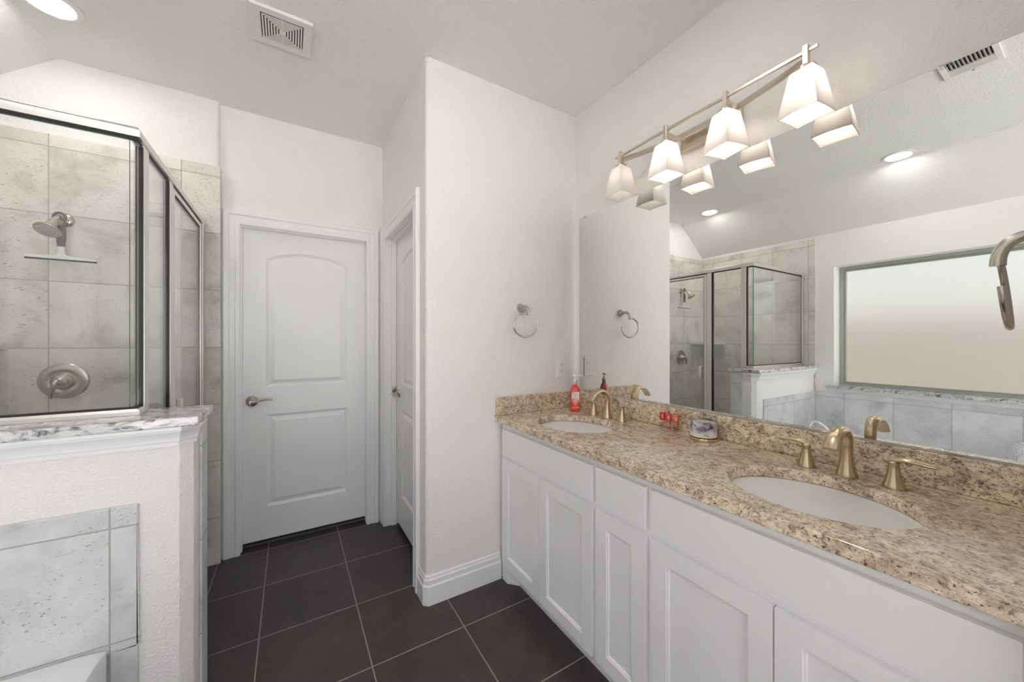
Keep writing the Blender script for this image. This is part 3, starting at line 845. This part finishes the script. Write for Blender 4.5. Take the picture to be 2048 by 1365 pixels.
def sink(c, label):
    t = thing('undermount_sink', (c[0], c[1], ZT), label, 'sink')
    rings = []
    for s_, z in ((1.10, ZT - 0.0005), (1.0, ZT - 0.0005)):
        rings.append([(x, y, z) for x, y in ell(c[0], c[1], SA * s_ + 0.002, SB * s_ + 0.002)])
    for f_, dz in ((0.985, 0.012), (0.96, 0.04), (0.90, 0.085), (0.78, 0.118), (0.55, 0.138), (0.25, 0.147), (0.11, 0.149)):
        rings.append([(x, y, ZT - dz) for x, y in ell(c[0] + 0.0, c[1], SA * f_, SB * f_)])
    MB().loft(rings, False, False).build('basin', M['porcelain'], t, smooth=50)
    MB().lathe([(0.024, 0), (0.024, 0.003), (0.018, 0.005), (0.012, 0.003)], (c[0], c[1], ZT - 0.150), (0, 0, 1), 28).build('drain', M['nickel'], t, smooth=40)
sink(SINKS[0], 'white oval undermount sink nearest the camera')
sink(SINKS[1], 'white oval undermount sink at the far end, near the soap bottle')

# ------------------------------------------------------------------ faucets
FX = 1.452
fa = thing('faucet', (FX, 0.425, ZC), 'champagne nickel widespread faucet at the near sink', 'faucet', 'vanity faucets')
x0, y0 = FX, 0.425
m = MB()
def octo(cx_, cy_, r, z, n=24):
    return [(cx_ + r * cos(2 * pi * i / n), cy_ + r * sin(2 * pi * i / n), z) for i in range(n)]
prof = [(0.0265, 0.0005), (0.0265, 0.006), (0.0245, 0.014), (0.0205, 0.030), (0.0175, 0.048), (0.0158, 0.064), (0.015, 0.078)]
m.lathe(prof, (x0, y0, ZC), (0, 0, 1), 28, cap1=False)
p1 = bez((x0, y0, ZC + 0.078), (x0 + 0.002, y0, ZC + 0.125), (x0 - 0.020, y0, ZC + 0.150), (x0 - 0.052, y0, ZC + 0.147), 14)
p2 = bez((x0 - 0.052, y0, ZC + 0.147), (x0 - 0.082, y0, ZC + 0.144), (x0 - 0.098, y0, ZC + 0.132), (x0 - 0.119, y0, ZC + 0.100), 10)[1:]
m.tube(p1 + p2, 0, 28, sec=lambda t: (0.015 - 0.005 * min(1, t * 1.4), 0.015 + 0.006 * t), up=(1, 0, 0))
m.build('spout', M['bronze'], fa, smooth=50)
for sgn in (-1, 1):
    hy_ = y0 + sgn * 0.102
    hm = MB().lathe([(0.0245, 0.0005), (0.0245, 0.006), (0.0215, 0.014), (0.017, 0.030), (0.0135, 0.048), (0.0125, 0.060), (0.0118, 0.0605), (0.0118, 0.0625), (0.0125, 0.063), (0.0125, 0.072), (0.008, 0.077)], (FX, hy_, ZC), (0, 0, 1), 28).build('handle', M['bronze'], fa, smooth=35)
    pth = bez((FX, hy_ - sgn * 0.008, ZC + 0.072), (FX, hy_ + sgn * 0.022, ZC + 0.090), (FX, hy_ + sgn * 0.045, ZC + 0.080), (FX, hy_ + sgn * 0.080, ZC + 0.078), 16)
    MB().tube(pth, 0, 14, sec=lambda t: (0.0075 - 0.0025 * t, 0.010 + 0.004 * sin(pi * t) - 0.012 * max(0, t - 0.75)), up=(0, 0, 1)).build('lever', M['bronze'], hm, smooth=50)
fb = copy_tree(fa)
fb.location = (FX, 1.411, ZC)
fb['label'] = 'champagne nickel widespread faucet at the far sink beside the soap bottle'

# ------------------------------------------------------------------ mirror
XM = 1.5555
MY1, MZ0, MZ1 = 1.748, 1.017, 2.092
mr = thing('wall_mirror', (XM, 0.9, MZ0), 'large frameless mirror above the vanity backsplash', 'mirror')
m = MB().box(XM, XV - 0.0008, 0.034, MY1, MZ0, MZ1)
m.mi = [1, 1, 1, 1, 1, 0]
m.build('glass', [M['mirror'], M['mirroredge']], mr)
for yy, zz, s_ in ((1.700, MZ1, 1), (0.245, MZ1, 1), (0.235, MZ0, -1), (1.55, MZ0, -1)):
    c = MB().box(XM - 0.004, XM - 0.0002, yy - 0.012, yy + 0.012, zz - s_ * 0.010, zz + s_ * 0.003)
    c.box(XM - 0.004, XV - 0.0005, yy - 0.012, yy + 0.012, zz + s_ * 0.0003, zz + s_ * 0.005)
    c.build('clip', M['jarglass'], mr, bevel=0.001)

# ------------------------------------------------------------------ vanity light
LYS = [0.522, 0.780, 1.042, 1.304]
ROT = [-6, -13, -6, 0]
LX = 1.438
LZ = 2.212
vl = thing('vanity_light', (XV, 0.912, 2.23), 'four-shade satin nickel vanity light bar above the mirror', 'wall light')
bp = MB().plate(rect(0.778, 1.046, 2.186, 2.286), [], YZ, XV - 0.014, XV - 0.0005)
bp.plate(rect(0.790, 1.034, 2.198, 2.274), [], YZ, XV - 0.018, XV - 0.013)
bpo = bp.build('backplate', M['lightmetal'], vl, bevel=0.003)
for q in (0.955, 0.869):
    MB().lathe([(0.006, 0), (0.006, 0.003), (0.003, 0.006)], (XV - 0.018, q, 2.236), (-1, 0, 0), 16).build('screw', M['nickel'], bpo, smooth=40)
MB().box(LX - 0.005, LX + 0.005, 0.490, 1.338, 2.263, 2.273).build('crossbar', M['lightmetal'], vl, bevel=0.001)
# bowed flat band behind the posts
yb = [LYS[0] + 0.002 + (LYS[3] - LYS[0] - 0.004) * i / 40 for i in range(41)]
def bx(y):
    t = abs(y - 0.913) / 0.391
    return LX + 0.014 + 0.062 * (1 - max(0, (t - 0.30) / 0.70) ** 1.25)
rings = []
for y in yb:
    x = bx(y)
    rings.append([(x - 0.003, y, 2.238), (x + 0.003, y, 2.238), (x + 0.003, y, 2.262), (x - 0.003, y, 2.262)])
MB().loft(rings).build('arm_band', M['lightmetal'], vl, smooth=30)
for i, y in enumerate(LYS):
    post = MB().box(LX - 0.011, LX + 0.011, y - 0.008, y + 0.008, LZ + 0.004, 2.287).build('post', M['lightmetal'], vl, bevel=0.0015)
    if i in (1, 2):
        MB().box(LX + 0.011, bx(y) - 0.003, y - 0.006, y + 0.006, 2.240, 2.260).build('brace', M['lightmetal'], post, bevel=0.001)
        MB().box(bx(y) + 0.003, XV - 0.018, y - 0.006 + (0.012 if i == 1 else -0.012), y + 0.006 + (0.012 if i == 1 else -0.012), 2.240, 2.260).build('stem', M['lightmetal'], post, bevel=0.001)
    MB().lathe([(0.029, 0), (0.029, 0.010), (0.026, 0.013), (0.012, 0.014)], (LX, y, LZ - 0.008), (0, 0, 1), 28).build('holder', M['lightmetal'], post, smooth=40)
    # shade: square tapered glass, open below
    a = radians(ROT[i])
    def ring(hw, z, sag=0.0, rr=0.16, ia=0.0):
        pts = []
        n = 6
        for q in range(4):
            for j in range(n + 1):
                # side q from corner to corner with rounded corners
                u_ = -1 + 2 * j / n
                b_ = sag * (1 - u_ * u_)
                uu = u_ * (1 - rr * 0.06)
                px, py = ((uu, -1), (1, uu), (-uu, 1), (-1, -uu))[q]
                pts.append((px * hw, py * hw, z + b_))
        return [(LX + cos(a) * px - sin(a) * py, y + sin(a) * px + cos(a) * py, pz) for px, py, pz in pts]
    zt_, zb_ = LZ - 0.006, 2.058
    R_ = [ring(0.024, zt_), ring(0.031, zt_ - 0.002), ring(0.0345, zt_ - 0.008), ring(0.046, (zt_ + zb_) / 2 - 0.004), ring(0.0565, zb_, 0.003),
          ring(0.0545, zb_, 0.003), ring(0.0435, (zt_ + zb_) / 2 - 0.004), ring(0.0325, zt_ - 0.010), ring(0.024, zt_ - 0.004)]
    m = MB().loft(R_, False, False)
    sh_ = m.build('shade', M['shade'], vl, smooth=35)
    bm_ = M['bulb_added_glow'] if i == 3 else M['bulb']
    b = MB().lathe([(0.012, 0.085), (0.013, 0.066), (0.021, 0.050), (0.0265, 0.034), (0.0275, 0.024), (0.024, 0.011), (0.014, 0.003), (0.002, 0.0)], (LX, y, 2.112), (0, 0, 1), 16).build('bulb', bm_, vl, smooth=60)
    if i == 3:
        b['label'] = 'unlit bulb with an added glow'

# ------------------------------------------------------------------ towel rings
def towel_ring(loc, label):
    t = thing('towel_ring', loc, label, 'towel ring', 'towel rings beside the vanity')
    X, Y, Z = loc
    MB().lathe([(0.025, 0.0005), (0.025, 0.003), (0.022, 0.010), (0.014, 0.022), (0.011, 0.030)], (X, Y, Z), (0, -1, 0), 32).build('mount', M['nickel'], t, smooth=40)
    pth = bez((X, Y - 0.024, Z), (X, Y - 0.062, Z + 0.006), (X, Y - 0.086, Z - 0.004), (X, Y - 0.086, Z - 0.050), 18)
    MB().tube(pth, 0, 16, sec=lambda s_: (0.0095 + 0.001 * s_, 0.0095 + 0.001 * s_), up=(1, 0, 0)).build('arm', M['nickel'], t, smooth=50)
    c = (X - 0.012, Z - 0.104)
    pts = []
    for i in range(49):
        a_ = radians(82 + 285 * i / 48)
        zz = c[1] + 0.064 * sin(a_)
        pts.append((c[0] + 0.080 * cos(a_), Y - 0.084 - (zz - c[1] - 0.064) * 0.09, zz))
    pts = [(X, Y - 0.086, c[1] + 0.0635)] + pts
    MB().tube(pts, 0.0054, 12, up=(0, 1, 0)).build('ring', M['nickel'], t, smooth=50)
    return t
tr = towel_ring((1.142, YT, 1.518), 'brushed nickel open towel ring on the far end wall')
tr2 = copy_tree(tr)
tr2.location = (1.150, 0.03, 1.518)
tr2.rotation_euler = (0, 0, pi)
for ch_ in tr2.children:
    if ch_.name.startswith('ring'):
        ch_.rotation_euler = (0, 0, 0.06)   # this ring has swung a little on its arm
tr2['label'] = 'brushed nickel towel ring seen edge-on at the right picture edge'

# ------------------------------------------------------------------ outlet
oy, ox, oz = YT - 0.0005, 1.4435, 1.160
ol = thing('wall_outlet', (ox, oy, oz), 'white wall outlet under the towel ring, above the granite side splash', 'outlet')
pm = MB().box(ox - 0.036, ox + 0.036, oy - 0.006, oy, oz - 0.0605, oz + 0.0605).build('cover_plate', M['plastic'], ol, bevel=0.003)
rc = MB().box(ox - 0.0165, ox + 0.0165, oy - 0.0085, oy - 0.0055, oz - 0.0335, oz + 0.0335).build('receptacle', M['plastic'], ol, bevel=0.001)
for s_ in (-1, 1):
    m = MB()
    zz = oz + s_ * 0.0195
    m.box(ox - 0.0072, ox - 0.0052, oy - 0.0088, oy - 0.0083, zz - 0.0005, zz + 0.0075)
    m.box(ox + 0.0052, ox + 0.0068, oy - 0.0088, oy - 0.0083, zz + 0.0005, zz + 0.0070)
    m.lathe([(0.0026, 0), (0.0026, 0.0004)], (ox, oy - 0.0084, zz - 0.0065), (0, -1, 0), 12)
    m.build('socket', M['dark'], rc)

# ------------------------------------------------------------------ soap bottle
bx_, by_ = 1.437, 1.652
sb = thing('soap_bottle', (bx_, by_, ZC), 'red pump soap bottle standing in the far corner of the countertop', 'soap bottle')
ba = radians(-33)   # turned so its label faces the room
def rrect(hw, hd_, r, z, n=5):
    pts = []
    for cx_, cy_, a0 in ((hw - r, hd_ - r, 0), (-hw + r, hd_ - r, 90), (-hw + r, -hd_ + r, 180), (hw - r, -hd_ + r, 270)):
        for i in range(n + 1):
            t = radians(a0 + 90 * i / n)
            pts.append((cx_ + r * cos(t), cy_ + r * sin(t)))
    return [(bx_ + cos(ba) * x - sin(ba) * y, by_ + sin(ba) * x + cos(ba) * y, z) for x, y in pts]
R_ = [rrect(0.024, 0.017, 0.006, ZC + 0.0005), rrect(0.027, 0.020, 0.007, ZC + 0.004), rrect(0.0275, 0.0205, 0.007, ZC + 0.120), rrect(0.026, 0.0195, 0.008, ZC + 0.130), rrect(0.019, 0.016, 0.009, ZC + 0.144), rrect(0.0125, 0.0125, 0.0124, ZC + 0.153), rrect(0.0120, 0.0120, 0.0119, ZC + 0.158)]
MB().loft(R_).build('bottle', M['redsoap'], sb, smooth=40)
def label_mat():
    m, nt, p, out = newmat('peach_soap_label')
    co = objco(nt)
    z = node(nt, 'ShaderNodeSeparateXYZ', {0: co}).outputs[2]
    n = noise(nt, co, 55, 3.0, 0.6, 0.4)
    white = ramp(nt, n, [(0.57, (0.90, 0.80, 0.76)), (0.63, (0.85, 0.30, 0.18)), (0.70, (0.78, 0.10, 0.06))])
    f = node(nt, 'ShaderNodeMapRange', {0: z, 1: 0.050, 2: 0.082, 3: 0.0, 4: 1.0}).outputs[0]
    c = mixc(nt, f, (0.80, 0.085, 0.04, 1), white)
    nt.links.new(c, p.inputs['Base Color'])
    p.inputs['Roughness'].default_value = 0.35
    return m
def blocal(x, y, z):
    return (bx_ + cos(ba) * x - sin(ba) * y, by_ + sin(ba) * x + cos(ba) * y, ZC + z)
m = MB().prism(rect(-0.0225, 0.0225, 0.016, 0.116), -0.0213, -0.0206, lambda a, b, d: blocal(a, d, b))
lb = m.build('label', label_mat(), sb)
m = MB()
for zz, ww in ((0.062, 0.008), (0.056, 0.010), (0.050, 0.010), (0.044, 0.008), (0.036, 0.006), (0.024, 0.019)):
    m.prism(rect(-ww, ww, zz - 0.0012, zz + 0.0012), -0.0217, -0.0213, lambda a, b, d: blocal(a, d, b))
m.build('print', M['whiteprint'], lb)
MB().lathe([(0.0125, 0.159), (0.0130, 0.160), (0.0130, 0.176), (0.0125, 0.178)], (bx_, by_, ZC), (0, 0, 1), 28).build('collar', simple('mauve_collar', (0.62, 0.52, 0.53), 0.35), sb, smooth=40)
m = MB().lathe([(0.011, 0.178), (0.010, 0.186), (0.0055, 0.188), (0.005, 0.206)], (bx_, by_, ZC), (0, 0, 1), 24)
nd = Vector((0.45, -0.9, 0)).normalized()
m.lathe([(0.012, 0.206), (0.012, 0.212), (0.009, 0.214)], (bx_, by_, ZC), (0, 0, 1), 24)
m.tube([Vector((bx_, by_, ZC + 0.210)) + nd * s_ for s_ in (0.0, 0.015, 0.030)] + [Vector((bx_, by_, ZC + 0.206)) + nd * 0.036], 0.0045, 10)
m.build('pump', M['plastic'], sb, smooth=40)

# ------------------------------------------------------------------ three little bottles
def letter_mesh(name, ch, size, depth):
    cu = bpy.data.curves.new(name, 'FONT'); cu.body = ch; cu.size = size; cu.extrude = depth; cu.align_x = 'CENTER'; cu.align_y = 'CENTER'
    tmp = bpy.data.objects.new(name, cu); COL.objects.link(tmp)
    dg = bpy.context.evaluated_depsgraph_get()
    me = bpy.data.meshes.new_from_object(tmp.evaluated_get(dg))
    bpy.data.objects.remove(tmp); bpy.data.curves.remove(cu)
    return me
def mini(x, y, col, label):
    t = thing('mini_bottle', (x, y, ZC), label, 'bottle', 'mini bottles against the backsplash')
    MB().lathe([(0.0115, 0.0005), (0.0125, 0.003), (0.0125, 0.042), (0.0115, 0.044)], (x, y, ZC), (0, 0, 1), 24).build('bottle', M['clearplastic'], t, smooth=40)
    MB().lathe([(0.0126, 0.0395), (0.0130, 0.040), (0.0130, 0.071), (0.0120, 0.073)], (x, y, ZC), (0, 0, 1), 24).build('cap', simple('cap_' + label[:6].strip(), col, 0.3), t, smooth=40)
    me = letter_mesh('letter', 'E', 0.022, 0.0003)
    me.materials.append(M['whiteprint'])
    L = bpy.data.objects.new('letter', me); COL.objects.link(L); L.parent = t
    d = Vector((-x, -y, 0)).normalized()
    L.location = d * 0.0134 + Vector((0, 0, 0.056))
    L.rotation_euler = (pi / 2, 0, math.atan2(d.y, d.x) + pi / 2)
mini(1.516, 1.118, (0.72, 0.03, 0.03), 'deep red capped mini bottle, farthest of the three against the backsplash')
mini(1.511, 1.081, (0.74, 0.09, 0.08), 'coral red capped mini bottle in the middle of the three')
mini(1.512, 1.043, (0.80, 0.16, 0.07), 'orange capped mini bottle, nearest the candle of the three')

# ------------------------------------------------------------------ candle jar
jx, jy = 1.482, 0.895
cj = thing('candle_jar', (jx, jy, ZC), 'candle jar with purple and white marbled label on a gold base', 'candle')
MB().lathe([(0.051, 0.0005), (0.053, 0.002), (0.053, 0.010), (0.051, 0.012), (0.044, 0.012)], (jx, jy, ZC), (0, 0, 1), 48).build('base_lid', M['gold'], cj, smooth=35)
jr = MB().lathe([(0.042, 0.0125), (0.0495, 0.015), (0.0500, 0.088), (0.0485, 0.092), (0.0465, 0.091), (0.0465, 0.078)], (jx, jy, ZC), (0, 0, 1), 48, cap1=False).build('jar', M['jarglass'], cj, smooth=40)
MB().lathe([(0.0458, 0.020), (0.0462, 0.074), (0.030, 0.073)], (jx, jy, ZC), (0, 0, 1), 40).build('wax', M['wax'], cj, smooth=40)
def marbled():
    m, nt, p, out = newmat('marbled_label')
    co = objco(nt)
    z = node(nt, 'ShaderNodeSeparateXYZ', {0: co}).outputs[2]
    n = noise(nt, co, 17, 5.0, 0.55, 1.2)
    c = ramp(nt, n, [(0.36, (0.035, 0.02, 0.05)), (0.43, (0.20, 0.15, 0.26)), (0.49, (0.52, 0.48, 0.58)), (0.54, (0.50, 0.56, 0.68)), (0.60, (0.80, 0.78, 0.76))])
    f = node(nt, 'ShaderNodeMapRange', {0: z, 1: 0.030, 2: 0.046, 3: 0.0, 4: 1.0}).outputs[0]
    n2 = noise(nt, co, 30, 2.0)
    f = math_(nt, 'MINIMUM', math_(nt, 'MAXIMUM', math_(nt, 'ADD', f, math_(nt, 'SUBTRACT', n2, 0.55)), 0.0), 1.0)
    c = mixc(nt, f, (0.82, 0.79, 0.76, 1), c)
    nt.links.new(c, p.inputs['Base Color'])
    p.inputs['Roughness'].default_value = 0.4
    return m
lab = MB().lathe([(0.0503, 0.017), (0.0508, 0.080)], (jx, jy, ZC), (0, 0, 1), 48, cap0=False, cap1=False).build('label', marbled(), cj, smooth=60)
m = MB()
for zz, a0, a1 in ((0.031, -148, -132), (0.026, -149, -126)):
    pts = [(jx + 0.0510 * cos(radians(a0 + (a1 - a0) * i / 6)), jy + 0.0510 * sin(radians(a0 + (a1 - a0) * i / 6))) for i in range(7)]
    m.loft([[(px, py, ZC + zz - 0.0009) for px, py in pts], [(px, py, ZC + zz + 0.0009) for px, py in pts]], False, False, closed=False)
m.build('print', M['print'], lab)

# ------------------------------------------------------------------ ceiling vents and lights
vx0, vx1, vy0, vy1 = -0.148, 0.090, 1.868, 2.096
ev = thing('exhaust_vent', ((vx0 + vx1) / 2, (vy0 + vy1) / 2, CEIL), 'square white exhaust fan grille with nested slots on the ceiling', 'vent')
cx_, cyv = (vx0 + vx1) / 2, (vy0 + vy1) / 2
zc0 = CEIL - 0.0005
MB().plate(rect(vx0, vx1, vy0, vy1), [rect(cx_ - 0.081, cx_ + 0.081, cyv - 0.078, cyv + 0.078)], XY, CEIL - 0.016, zc0).build('frame', M['ventplastic'], ev, bevel=0.004)
MB().box(cx_ - 0.083, cx_ + 0.083, cyv - 0.080, cyv + 0.080, CEIL - 0.003, zc0).build('painted_dark_backing', M['dark'], ev)  # dark sheet painted for the shade inside the fan housing
m = MB()
for i in range(7):
    q = 0.0775 - i * 0.0107
    if i < 6:
        m.plate(rect(cx_ - q, cx_ + q, cyv - q * 0.965, cyv + q * 0.965), [rect(cx_ - q + 0.0066, cx_ + q - 0.0066, cyv - q * 0.965 + 0.0066, cyv + q * 0.965 - 0.0066)], XY, CEIL - 0.016, CEIL - 0.0148)
    else:
        m.box(cx_ - q, cx_ + q, cyv - q, cyv + q, CEIL - 0.016, CEIL - 0.0148)
m.box(cx_ - 0.0015, cx_ + 0.0015, cyv - 0.079, cyv + 0.079, CEIL - 0.012, CEIL - 0.004)
m.build('grille', M['ventplastic'], ev)

rx0, rx1, ry0, ry1 = 0.040, 0.30, 0.286, 0.484
rv = thing('supply_vent', ((rx0 + rx1) / 2, (ry0 + ry1) / 2, CEIL), 'white slatted air supply register on the ceiling, reflected at the mirror top', 'vent')
MB().plate(rect(rx0, rx1, ry0, ry1), [rect(rx0 + 0.028, rx1 - 0.028, ry0 + 0.024, ry1 - 0.024)], XY, CEIL - 0.010, zc0).build('frame', M['ventplastic'], rv, bevel=0.003)
MB().box(rx0 + 0.027, rx1 - 0.027, ry0 + 0.023, ry1 - 0.023, CEIL - 0.002, zc0).build('painted_dark_backing', M['dark'], rv)  # dark sheet painted for the shade inside the duct
m = MB()
for i in range(10):
    x = rx0 + 0.030 + i * 0.006
    m.box(x, x + 0.0035, ry0 + 0.024, ry1 - 0.024, CEIL - 0.010, CEIL - 0.002)
m.box(rx0 + 0.090, rx0 + 0.096, ry0 + 0.024, ry1 - 0.024, CEIL - 0.010, CEIL - 0.002)
for i in range(11):
    y = ry0 + 0.030 + i * 0.0137
    m.add([(rx0 + 0.096, y, CEIL - 0.010), (rx1 - 0.028, y, CEIL - 0.010), (rx1 - 0.028, y + 0.002, CEIL - 0.010), (rx0 + 0.096, y + 0.002, CEIL - 0.010),
           (rx0 + 0.096, y + 0.007, CEIL - 0.002), (rx1 - 0.028, y + 0.007, CEIL - 0.002), (rx1 - 0.028, y + 0.009, CEIL - 0.002), (rx0 + 0.096, y + 0.009, CEIL - 0.002)],
          [(0, 3, 2, 1), (4, 5, 6, 7), (0, 1, 5, 4), (1, 2, 6, 5), (2, 3, 7, 6), (3, 0, 4, 7)])
m.build('louvres', M['ventplastic'], rv)
MB().lathe([(0.005, 0), (0.005, 0.002), (0.003, 0.003)], (rx0 + 0.014, (ry0 + ry1) / 2, CEIL - 0.010), (0, 0, -1), 14).build('screw', M['nickel'], rv, smooth=40)

def can_light(x, y, label):
    t = thing('recessed_light', (x, y, CEIL), label, 'ceiling light', 'recessed ceiling lights')
    MB().lathe([(0.097, 0.0005), (0.097, 0.003), (0.090, 0.007), (0.075, 0.008), (0.071, 0.006)], (x, y, CEIL), (0, 0, -1), 48).build('trim_ring', M['plastic'], t, smooth=40)
    MB().lathe([(0.0705, 0.0055), (0.0705, 0.0085), (0.060, 0.0095)], (x, y, CEIL), (0, 0, -1), 40).build('diffuser', M['can'], t, smooth=40)
    return t
c1 = can_light(-0.868, 2.335, 'round recessed ceiling light above the shower enclosure')
for loc, lab_ in (((-0.90, 0.868, CEIL), 'round recessed ceiling light above the bathtub, reflected in the mirror'), ((-0.90, -0.62, CEIL), 'unseen round ceiling light added behind the camera for brightness'), ((0.75, 0.868, CEIL), 'unseen round ceiling light added over the vanity for brightness')):  # the last two are unseen lights added to brighten the room
    c = copy_tree(c1); c.location = loc; c['label'] = lab_
